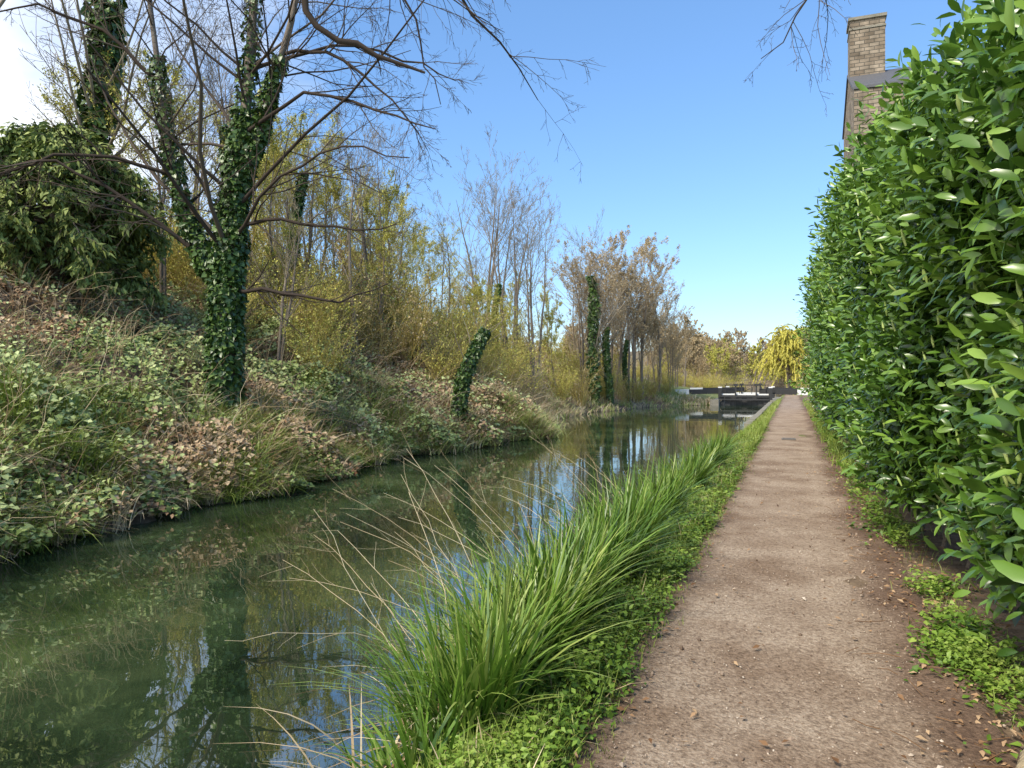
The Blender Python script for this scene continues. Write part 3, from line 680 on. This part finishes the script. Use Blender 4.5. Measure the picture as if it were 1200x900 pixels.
def tree(me, name, x, y, h=1., rz=None):
    put(me, name, (x, y, gz(x, y) - .1), rng.uniform(0, 6.28) if rz is None else rz, h)

tree(V_ivyp[0], 'ivy_clad_tree', -17.0, 18.0, .8)
tree(V_ivyp[0], 'ivy_clad_tree', -16.8, 22.2, .68)
tree(V_ivyp[1], 'ivy_clad_tree', -19.9, 15.6, 1.2)
tree(V_bare[0], 'bare_tree', -16.6, 9.7, 1.2)
for (x, y, s) in [(-14.2, 22., .66), (-15.5, 25.5, .64), (-20.5, 28, .65), (-22, 22, .7), (-13.6, 16.8, .5), (-19, 33, .58), (-25.5, 36, .58), (-30, 30, .65), (-23, 42, .6), (-29, 48, .55), (-14.9, 30, .5), (-18.5, 24.5, .7), (-19.5, 20.5, .75)]:
    tree(V_bare[rng.integers(0, 3)], 'bare_tree', x, y, s)
for (x, y, s) in [(-16.2, 20.3, .7), (-17.6, 22.6, .75), (-19, 26, .8), (-16.6, 28.5, .72), (-21, 31, .8), (-17.3, 34, .66), (-23, 26, .9), (-15.4, 36, .55), (-20.5, 38, .7), (-25, 31, .8), (-18.4, 17.4, .78), (-15, 47.5, .55), (-19, 50, .66), (-22, 47, .66), (-17, 53, .66), (-20.2, 23, .8), (-14.8, 24, .6), (-22, 34, .75), (-15.8, 39.5, .55), (-24, 20, .85), (-14.4, 33, .5), (-26, 42, .75)]:
    tree(V_olive[rng.integers(0, 2)], 'budding_willow_tree', x, y, s)
for (x, y, s, k) in [(-18.2, 42, .95, 2), (-16.4, 43, .92, 2), (-20, 45, .7, 1), (-17.3, 44, .9, 0), (-15.2, 43.5, .85, 2)]:
    tree(V_bare[k], 'bare_tree', x, y, s)
tree(V_ivyp[0], 'ivy_clad_tree', -16.7, 41, .68)
tree(V_ivyp[1], 'ivy_clad_tree', -13.0, 50.0, .98)
tree(V_ivyp[1], 'ivy_clad_tree', -12.2, 51.5, .62)
tree(V_ivyp[0], 'ivy_clad_tree', -11.8, 56, .6)
for (x, y, s) in [(-14.2, 52, .9), (-12.9, 54, .92), (-13.4, 57, .95), (-12.2, 58, 1.02), (-11.6, 60.5, .98), (-12.6, 62.5, .9), (-10.8, 63.5, .82), (-16, 58, .85), (-10.4, 68, .6), (-12.2, 71, .7), (-14.8, 66, .75), (-13.4, 76, .65), (-11.6, 80, .5)]:
    tree(V_brown[rng.integers(0, 2)], 'alder_tree', x, y, s)

mb = MB(); sx, sy = -10.1, 21.3; z0 = gz(sx, sy)
P, R = limb((sx, sy), [(0, 0, z0 - .3), (.15, 0, z0 + .9), (.5, .1, z0 + 1.9), (.95, .2, z0 + 2.75)], [.14, .12, .10, .06], 8, .02)
tubes(mb, P, R, 8, 0); ivy(mb, P, R, 2000, .13, .10, 2)
P2, R2 = grow(P, R, 10, .3, .7, .7, .1, .12, .25, .5, 5, .005); tubes(mb, P2, R2, 3, 1, .5)
mb.build('ivy_covered_stump', [M_bark, M_twig, M_ivy])

def shrub(h, n0, leaves, lm, spread=.45, ks=(9, 5), up=.05, tw=M_scrub, lsz=.07, name='willow_scrub'):
    mb = MB(); a = rng.uniform(0, 6.28, n0); m = 7; t = np.linspace(0, 1, m)[None]
    Lh = h * rng.uniform(.55, 1.05, n0)[:, None]; sp = rng.uniform(.1, 1, n0)[:, None] * spread * h
    r0 = rng.uniform(0, .35, n0)[:, None]
    P = np.stack([np.cos(a)[:, None] * (r0 + sp * t ** 1.4), np.sin(a)[:, None] * (r0 + sp * t ** 1.4), -.2 + Lh * (t - .18 * t ** 2)], -1) + rng.normal(size=(n0, m, 3)) * .05 * h / 3
    R = np.tile(np.linspace(.022, .006, m), (n0, 1)) * h / 3.5
    tubes(mb, P, R, 4, 0, rng.uniform(.2, .8, n0))
    lv = crown(mb, P, R, ks, up, .12, .5, 0, (.25, .5), .006, .1, sides=(3, 3, 3, 3))
    Pl, Rl = lv[-1]; par = rng.integers(0, len(Pl), leaves); pos, tan, rad = interp(Pl, Rl, par, rng.random(leaves))
    inst(mb, *DIA, pos + rng.normal(size=(leaves, 3)) * .03, frame(randdir(leaves), randdir(leaves)), lsz * rng.uniform(.5, 1.4, leaves), 1, rng.random(leaves))
    return mb.mesh(name, [tw, lm])
V_sh = [shrub(3.6, 24, 2400, M_bud2, ks=(8, 4), lsz=.06), shrub(3.0, 26, 1600, M_bud2, .55, ks=(8, 4), lsz=.06), shrub(4.4, 20, 1200, M_brownleaf, .35, ks=(8, 4)), shrub(2.4, 24, 1700, M_bramble, .6, ks=(8, 4), tw=M_twig), shrub(3.2, 22, 2000, M_bud2, .5, ks=(8, 4), tw=M_twig, lsz=.06)]
thicket = empty('willow_thicket')
pts = []
for i in range(105):
    y = rng.uniform(19, 64); s = 1.6 + rng.random() ** 1.2 * 15
    if y < 27: s += 2.0
    pts.append((XL(np.array([y]))[0] - s, y, s))
for (x, y, s) in pts:
    k = rng.choice(5, p=[.28, .2, .22, .12, .18])
    put(V_sh[k], 'scrub', (x, y, gz(x, y) - .1), rng.uniform(0, 6.28), rng.uniform(.6, 1.15) * (.7 if s < 3.5 else 1), thicket)
for (x, y, k, s) in [(-12.6, 17.5, 0, .8), (-13.8, 19, 0, .95), (-15, 16.5, 0, .8), (-16.5, 18.5, 4, .95), (-18, 20, 0, 1.), (-14.5, 21, 2, .9), (-20, 16.5, 0, 1), (-21, 19, 1, 1.2), (-19.8, 14.5, 0, 1),
                     (-12, 24, 1, .8), (-12.8, 27, 0, 1), (-12.4, 30.5, 1, .9), (-23, 14, 0, 1.2), (-24, 21, 1, 1.3), (-13.4, 34, 0, 1.1), (-14, 38, 4, 1.1), (-16, 27, 0, 1.3), (-18, 29, 2, 1.2), (-17, 33, 0, 1.2),
                     (-13.6, 44, 0, .9), (-13.2, 47, 2, .9), (-13, 53, 0, .9), (-12, 55, 2, .8), (-11.6, 58, 0, .8), (-11, 61.5, 2, .8), (-10.2, 64, 0, .7), (-12.5, 13.6, 3, .5), (-12.8, 9.2, 3, .4), (-10.6, 15.4, 3, .45)]:
    put(V_sh[k], 'scrub', (x, y, gz(x, y) - .1), rng.uniform(0, 6.28), s, thicket)
for i in range(34):
    x = rng.uniform(-50, -22); y = rng.uniform(15, 85)
    put(V_sh[rng.choice([0, 1, 2, 4])], 'scrub', (x, y, gz(x, y) - .1), rng.uniform(0, 6.28), rng.uniform(1., 1.8), thicket)
for i in range(70):
    y = rng.uniform(84, 125); x = y * rng.uniform(-.22, .04)
    if -6.2 < x < -1.2 or -1 < x < 1.2: continue
    put(V_sh[rng.choice([0, 1, 2, 4])], 'scrub', (x, y, gz(x, y) - .2), rng.uniform(0, 6.28), rng.uniform(.6, 1.1), thicket)

V_far = [bare_tree(12, .2, ks=(12, 7, 4), leaves=5000, leafmat_=M_brownleaf, lsz=.25, rmin=.02, lr=(.35, .6)), bare_tree(11, .2, ks=(12, 7, 4), leaves=5000, leafmat_=M_bud2, lsz=.25, rmin=.02, lr=(.35, .6)), bare_tree(12, .2, ks=(12, 8, 5), rmin=.02)]
wood = empty('distant_trees')
for i in range(40):
    x = rng.uniform(-75, -26); y = rng.uniform(25, 120)
    put(V_far[rng.integers(0, 3)], 'distant_tree', (x, y, gz(x, y) - .1), rng.uniform(0, 6.28), rng.uniform(.35, .6), wood)
for i in range(110):
    y = rng.uniform(150, 330); u = rng.uniform(.2, .42) if i % 3 else rng.uniform(-.1, .9)
    x = y * (.934 * u - .358) / (.358 * u + .934)
    put(V_far[rng.choice(3, p=[.45, .3, .25])], 'distant_tree', (x, y, gz(x, y) - .1), rng.uniform(0, 6.28), rng.uniform(.55, .9), wood)
for i in range(100):
    y = rng.uniform(104, 165); x = y * (rng.uniform(-.17, .03) if i % 10 < 7 else rng.uniform(-.38, -.15))
    if -6.5 < x < -1 and y < 120: continue
    put(V_far[rng.choice(3, p=[.5, .3, .2])], 'distant_tree', (x, y, gz(x, y) - .8), rng.uniform(0, 6.28), rng.uniform(.35, .68) * y / 125, wood)
for (x, y, s, k) in [(-13, 96, .6, 0), (-9, 104, .5, 1), (-17, 92, .6, 0), (3.2, 80, .7, 0), (4.5, 92, .85, 0), (5, 72, .65, 1), (2.8, 104, .65, 0), (-11.5, 78, .45, 0), (-14, 84, .55, 2), (6, 60, .8, 1)]:
    put(V_far[k], 'distant_tree', (x, y, gz(x, y) - .1), rng.uniform(0, 6.28), s, wood)

mb = MB(); P, R = poly([(0, 0, -.2), (.1, 0, 3), (0, .2, 6), (.1, 0, 8)], [.35, .28, .2, .1]); tubes(mb, P, R, 8, 0)
P1, R1 = grow(P, R, 22, .35, .6, .8, .08, .1, .5, .3, 6, .02); tubes(mb, P1, R1, 5, 0)
P2, R2 = grow(P1, R1, 20, .8, 1.35, .7, -.42, .08, .3, .1, 7, .008); tubes(mb, P2, R2, 3, 2, .8)
n = 34000; par = rng.integers(0, len(P2), n); pos, tan, rad = interp(P2, R2, par, rng.random(n))
inst(mb, *NEED, pos + rng.normal(size=(n, 3)) * .04, frame(nrm(tan + [0, 0, -.5]), randdir(n)), rng.uniform(.2, .45, n), 1, rng.random(n))
put(mb.mesh('weeping_willow', [M_bark, M_yellow, M_scrub]), 'weeping_willow', (-.6, 93, -.9), 0, .95)

V_lg = shrub(4.2, 26, 5000, M_weed, .28, (9, 5), .05, M_twig, .09, 'green_shrub')
for (x, y, s) in [(1.5, 28.0, .95), (1.7, 32, 1.0), (2.0, 37, 1.0), (2.0, 44, .9)]:
    put(V_lg, 'green_shrub', (x, y, 0), rng.uniform(0, 6.28), s)

# ------------------------------------------------------------------ fence beyond the hedge
M_wood = roughmat('weathered_wood', [(.14, .10, .07), (.26, .20, .14), (.38, .31, .24)], 6, .5, .85, stretch=(4, 4, .5))
mb = MB()
for i in range(60):
    yb = 26.8 + i * .29
    box(mb, (1.05, yb, .72), (.022, .26, 1.35 + rng.uniform(-.03, .03)), 0)
for i in range(8): box(mb, (1.13, 26.7 + i * 2.48, .8), (.1, .1, 1.65))
for z in (.35, 1.15): box(mb, (1.09, 35.4, z), (.05, 17.4, .09))
mb.build('wooden_fence', [M_wood], False)

M_cop = roughmat('coping_stone', [(.13, .13, .09), (.24, .22, .17), (.35, .32, .27)], 3, .4)
mb = MB()
for i in range(30): box(mb, (-1.66 + rng.uniform(-.02, .02), 31 + i * 1.12, -.28), (.28, 1.05, .42 + rng.uniform(-.03, .03)), rng.uniform(-.015, .015))
mb.build('coping_stones', [M_cop], False)

M_iron = roughmat('cast_iron', [(.11, .10, .09), (.22, .20, .18)], 20, .4, .6)
mb = MB(); box(mb, (-.1, 21.4, .026), (.36, .46, .02), 0)
for i in range(6): box(mb, (-.1, 21.22 + i * .07, .041), (.30, .03, .010), 0)
mb.build('drain_cover', [M_iron], False)

mb = MB()
P, R = poly([(.84, 3.35, .03), (.97, 3.6, .05), (1.15, 3.85, .06), (1.42, 4.25, .06)], [.04, .055, .05, .04], 9, .008)
tubes(mb, P, R, 10, 0)
mb.add(P[0, 0] + R[0, 0] * np.array([[math.cos(a), 0, math.sin(a)] for a in np.linspace(0, 2 * math.pi, 10, endpoint=False)]), [list(range(10))], 0)
mb.build('fallen_log', [roughmat('bare_wood', [(.22, .16, .10), (.40, .32, .2), (.52, .43, .3)], 8, .5)])

# ------------------------------------------------------------------ lock
M_black = roughmat('black_painted_timber', [(.015, .015, .016), (.04, .04, .04)], 8, .3, .5)
M_white = roughmat('white_paint', [(.74, .74, .72), (.84, .84, .82)], 8, .1, .5)
def lockgate(gy, dx, bz_):
    lock = empty('lock_gate')
    mb = MB()
    for i in range(9): box(mb, (-5.75 + i * .46, gy + (.12 * (4 - abs(i - 4))), -.35), (.44, .14, 1.5 + (i % 2) * .04), 0)
    for z in (.05, .3): box(mb, (-3.9, gy - .16, z), (4.1, .16, .14), 0)
    mb.build('gate_leaves', [M_black], False, lock)
    mb = MB()
    box(mb, (-6.7 + dx, gy + .70, bz_), (4.0, .36, .42), .2, tilt=-.02); box(mb, (-1.1 + dx, gy + .70, bz_), (3.2, .36, .42), -.2, tilt=.02)
    for x in (-5.9, -1.75): box(mb, (x, gy, .3), (.3, .3, 1.5))
    for x in (-4.6, -2.9): box(mb, (x, gy - .1, .85), (.12, .12, 1.0)); box(mb, (x, gy - .1, 1.3), (.34, .22, .2))
    for x in (-5.5, -4.3, -3.3, -2.2): box(mb, (x, gy + .5, .85), (.05, .05, .9))
    box(mb, (-3.85, gy + .5, 1.28), (3.4, .05, .05))
    mb.build('balance_beams', [M_black], False, lock)
    mb = MB()
    box(mb, (-9.2 + dx, gy + .2, bz_ - .05), (1.2, .38, .46), .2, tilt=-.02); box(mb, (.95 + dx, gy + .29, bz_ - .04), (1.1, .38, .46), -.2, tilt=.02)
    box(mb, (-3.85, gy + .1, .48), (3.9, .06, .12))
    for x in (-5.9, -1.75): box(mb, (x, gy, 1.09), (.32, .32, .1))
    mb.build('white_beam_ends', [M_white], False, lock)
    mb = MB()
    box(mb, (-3.8, gy + .34, .38), (4.0, .4, .06)); mb.build('footboard', [M_wood], False, lock)
lockgate(66., 0, .72); lockgate(74., .3, .80)
mb = MB()
box(mb, (-6.25, 72.2, -.45), (.7, 15.3, .96)); box(mb, (-1.4, 72.2, -.45), (.7, 15.3, .94))
mb.build('lock_walls', [M_cop], False)

# ------------------------------------------------------------------ masonry
def brickmat(name, c1, c2, mor, sc, w=.5, h=.25):
    m, nt, N, L, B, O = newmat(name)
    tc = N.new('ShaderNodeTexCoord')
    sep = N.new('ShaderNodeSeparateXYZ'); L.new(tc.outputs['Object'], sep.inputs[0])
    ad = N.new('ShaderNodeMath'); ad.operation = 'ADD'; L.new(sep.outputs[0], ad.inputs[0]); L.new(sep.outputs[1], ad.inputs[1])
    cb = N.new('ShaderNodeCombineXYZ'); L.new(ad.outputs[0], cb.inputs[0]); L.new(sep.outputs[2], cb.inputs[1])
    bt = N.new('ShaderNodeTexBrick'); bt.inputs['Scale'].default_value = sc; bt.inputs['Color1'].default_value = (*c1, 1); bt.inputs['Color2'].default_value = (*c2, 1)
    bt.inputs['Mortar'].default_value = (*mor, 1); bt.inputs['Brick Width'].default_value = w; bt.inputs['Row Height'].default_value = h; bt.inputs['Mortar Size'].default_value = .012
    L.new(cb.outputs[0], bt.inputs['Vector'])
    nz = N.new('ShaderNodeTexNoise'); nz.inputs['Scale'].default_value = 3; nz.inputs['Detail'].default_value = 6; L.new(tc.outputs['Object'], nz.inputs['Vector'])
    r = ramp(N, [(.5, .49, .46), (1.1, 1.08, 1.05)], [.3, .7]); L.new(nz.outputs['Fac'], r.inputs['Fac'])
    mx = N.new('ShaderNodeMix'); mx.data_type = 'RGBA'; mx.blend_type = 'MULTIPLY'; mx.inputs[0].default_value = 1
    L.new(bt.outputs['Color'], mx.inputs[6]); L.new(r.outputs[0], mx.inputs[7]); L.new(mx.outputs[2], B.inputs['Base Color'])
    b = N.new('ShaderNodeBump'); b.inputs['Strength'].default_value = .8; b.inputs['Distance'].default_value = .04; b.invert = True
    L.new(bt.outputs['Fac'], b.inputs['Height']); L.new(b.outputs[0], B.inputs['Normal']); B.inputs['Roughness'].default_value = .9
    return m
M_rubble = brickmat('rubble_stone', (.22, .17, .12), (.40, .33, .25), (.11, .10, .08), 1., .36, .15)
M_slate = roughmat('slate', [(.06, .06, .065), (.13, .13, .135)], 6, .3, .6)
M_glass = roughmat('window_glass', [(.02, .025, .03), (.04, .045, .05)], 2, .0, .08)
M_pot = roughmat('terracotta', [(.35, .17, .09), (.45, .24, .14)], 8, .2)

# hump-backed stone bridge beyond the lock
xsb = np.linspace(-9.5, .2, 41); cxb, rb = -3.8, 2.3
topz = 1.75 - .9 * ((xsb + 4.2) / 5.6) ** 2
botz = np.where(np.abs(xsb - cxb) < rb, -.45 + np.sqrt(np.maximum(rb ** 2 - (xsb - cxb) ** 2, 0)) * .62, -1.3)
mb = MB(); nb_ = len(xsb)
V = np.concatenate([np.stack([xsb, np.full(nb_, yb), zz_], 1) for yb in (97., 100.5) for zz_ in (topz, botz)])
Fb = []
for i in range(nb_ - 1):
    a, b_, c, d = i, nb_ + i, 2 * nb_ + i, 3 * nb_ + i
    Fb += [[a, a + 1, b_ + 1, b_], [c, d, d + 1, c + 1], [a, c, c + 1, a + 1], [b_, b_ + 1, d + 1, d]]
mb.add(V, Fb, 0); mb.build('stone_bridge', [M_rubble], False)

def house(name, x, y, z, w, d, h, rh, wall, roof, rz=0, storeys=2, chh=2.2):
    e = empty(name, (x, y, z)); e.rotation_euler = (0, 0, rz)
    mb = MB(); w2, d2 = w / 2, d / 2
    v = [[-w2, -d2, -1], [w2, -d2, -1], [w2, d2, -1], [-w2, d2, -1], [-w2, -d2, h], [w2, -d2, h], [w2, d2, h], [-w2, d2, h], [-w2, 0, h + rh], [w2, 0, h + rh]]
    mb.add(v, [[0, 1, 5, 4], [2, 3, 7, 6]], 0); mb.add(v, [[1, 2, 6, 9, 5], [3, 0, 4, 8, 7]], 0)
    mb.build('walls', [wall], False, e)
    mb = MB(); o = .06; t = .1; sl = rh / d2
    for sgn in (-1, 1):
        q = np.array([[-w2 - o, sgn * (d2 + o), h - sl * o + .03], [w2 + o, sgn * (d2 + o), h - sl * o + .03], [w2 + o, 0, h + rh + .03], [-w2 - o, 0, h + rh + .03]])
        q2 = q + [0, 0, t]; V = np.concatenate([q, q2])
        mb.add(V, [[0, 1, 2, 3], [4, 5, 6, 7], [0, 1, 5, 4], [1, 2, 6, 5], [3, 0, 4, 7]], 0)
    mb.build('roof', [roof], False, e)
    mb = MB(); mf = MB()
    nw = max(2, int(w / 2.6))
    for st in range(storeys):
        zc = (st + .55) * h / storeys
        for i in range(nw):
            xc = -w2 + (i + .5) * w / nw
            for sg in (-1, 1):
                box(mb, (xc, sg * (d2 + .01), zc), (.9, .03, 1.3))
                for dx in (-.49, .49, 0): box(mf, (xc + dx, sg * (d2 + .035), zc), (.07, .06, 1.4))
                for dz in (-.7, .7, 0): box(mf, (xc, sg * (d2 + .034), zc + dz), (1.06, .055, .07))
    mb.build('windows', [M_glass], False, e); mf.build('window_frames', [M_white], False, e)
    mb = MB(); cx = -w2 + .66
    box(mb, (cx, 0, h + rh + chh / 2 - .9), (1.3, 1.1, chh + 1.8)); mb.build('chimney_stack', [wall], False, e)
    mb = MB(); box(mb, (cx, 0, h + rh + chh + .06), (1.42, 1.22, .12)); box(mb, (cx, 0, h + rh + chh - .35), (1.36, 1.16, .08)); mb.build('chimney_cap', [M_cop], False, e)
    mb = MB()
    for dx in (-.3, .3):
        tubes(mb, np.array([[[cx + dx, 0, h + rh + chh + .1], [cx + dx, 0, h + rh + chh + .2], [cx + dx, 0, h + rh + chh + .3]]]), np.array([[.14, .12, .13]]), 12, 0)
    mb.build('chimney_pots', [M_pot], True, e)
    return e
house('stone_house', 6.65, 33.4, 0, 9., 6., 12.6, 1.6, M_rubble, M_slate, 0, 3, 2.1)

# ------------------------------------------------------------------ light
EL = math.radians(47); AZ = math.atan2(-.34, -.82)
sd = np.array([math.sin(AZ) * math.cos(EL), math.cos(AZ) * math.cos(EL), math.sin(EL)])
from mathutils import Vector
sun = bpy.data.lights.new('sun', 'SUN'); sun.energy = 4.9; sun.angle = math.radians(10); sun.color = (1, .92, .79)
so = bpy.data.objects.new('sun', sun); S.collection.objects.link(so)
so.rotation_euler = Vector(sd).to_track_quat('Z', 'Y').to_euler()
w = bpy.data.worlds.new('World'); S.world = w; w.use_nodes = True
N = w.node_tree.nodes; L = w.node_tree.links; bg = N['Background']
sky = N.new('ShaderNodeTexSky'); sky.sky_type = 'NISHITA'; sky.sun_disc = False; sky.sun_elevation = EL; sky.sun_rotation = AZ
sky.air_density = 1.0; sky.dust_density = .2; sky.ozone_density = 1.0
tc = N.new('ShaderNodeTexCoord'); sep = N.new('ShaderNodeSeparateXYZ'); L.new(tc.outputs['Generated'], sep.inputs[0])
gr = ramp(N, [(.80, .88, 1.08), (.95, 1.2, 1.45), (1.2, 1.55, 1.82)], [.0, .18, .5]); L.new(sep.outputs[2], gr.inputs['Fac'])
ms = N.new('ShaderNodeMix'); ms.data_type = 'RGBA'; ms.blend_type = 'MULTIPLY'; ms.inputs[0].default_value = 1
L.new(sky.outputs[0], ms.inputs[6]); L.new(gr.outputs[0], ms.inputs[7])
nz = N.new('ShaderNodeTexNoise'); nz.inputs['Scale'].default_value = 2.2; nz.inputs['Detail'].default_value = 6; nz.inputs['Roughness'].default_value = .55
mp = N.new('ShaderNodeMapping'); mp.inputs['Scale'].default_value = (1, 1, 2.2); L.new(tc.outputs['Generated'], mp.inputs['Vector']); L.new(mp.outputs[0], nz.inputs['Vector'])
m1 = N.new('ShaderNodeMath'); m1.operation = 'MULTIPLY_ADD'; m1.inputs[1].default_value = -1.1; m1.inputs[2].default_value = -.58; L.new(sep.outputs[0], m1.inputs[0])
m2 = N.new('ShaderNodeMath'); m2.operation = 'MULTIPLY_ADD'; m2.inputs[1].default_value = -.42; L.new(sep.outputs[1], m2.inputs[0]); L.new(m1.outputs[0], m2.inputs[2])
m2b = N.new('ShaderNodeMath'); m2b.operation = 'MULTIPLY_ADD'; m2b.inputs[1].default_value = .5; L.new(sep.outputs[2], m2b.inputs[0]); L.new(m2.outputs[0], m2b.inputs[2])
m3 = N.new('ShaderNodeMath'); m3.operation = 'ADD'; L.new(nz.outputs['Fac'], m3.inputs[0]); L.new(m2b.outputs[0], m3.inputs[1])
cr = N.new('ShaderNodeMapRange'); cr.inputs[1].default_value = .36; cr.inputs[2].default_value = .72; cr.inputs[4].default_value = .92; L.new(m3.outputs[0], cr.inputs[0])
mx = N.new('ShaderNodeMix'); mx.data_type = 'RGBA'; L.new(cr.outputs[0], mx.inputs[0]); L.new(ms.outputs[2], mx.inputs[6]); mx.inputs[7].default_value = (9.8, 9.9, 10., 1)
L.new(mx.outputs[2], bg.inputs['Color']); bg.inputs['Strength'].default_value = .15

# ------------------------------------------------------------------ camera
cam = bpy.data.cameras.new('camera'); cam.lens = 25.7; cam.sensor_width = 36; cam.clip_end = 3000; cam.clip_start = .05
co = bpy.data.objects.new('camera', cam); co.location = (0, 0, CAMZ)
co.rotation_euler = (math.radians(89.8), 0, math.radians(21)); S.collection.objects.link(co); S.camera = co
S.view_settings.view_transform = 'Standard'; S.view_settings.look = 'None'; S.view_settings.exposure = 0
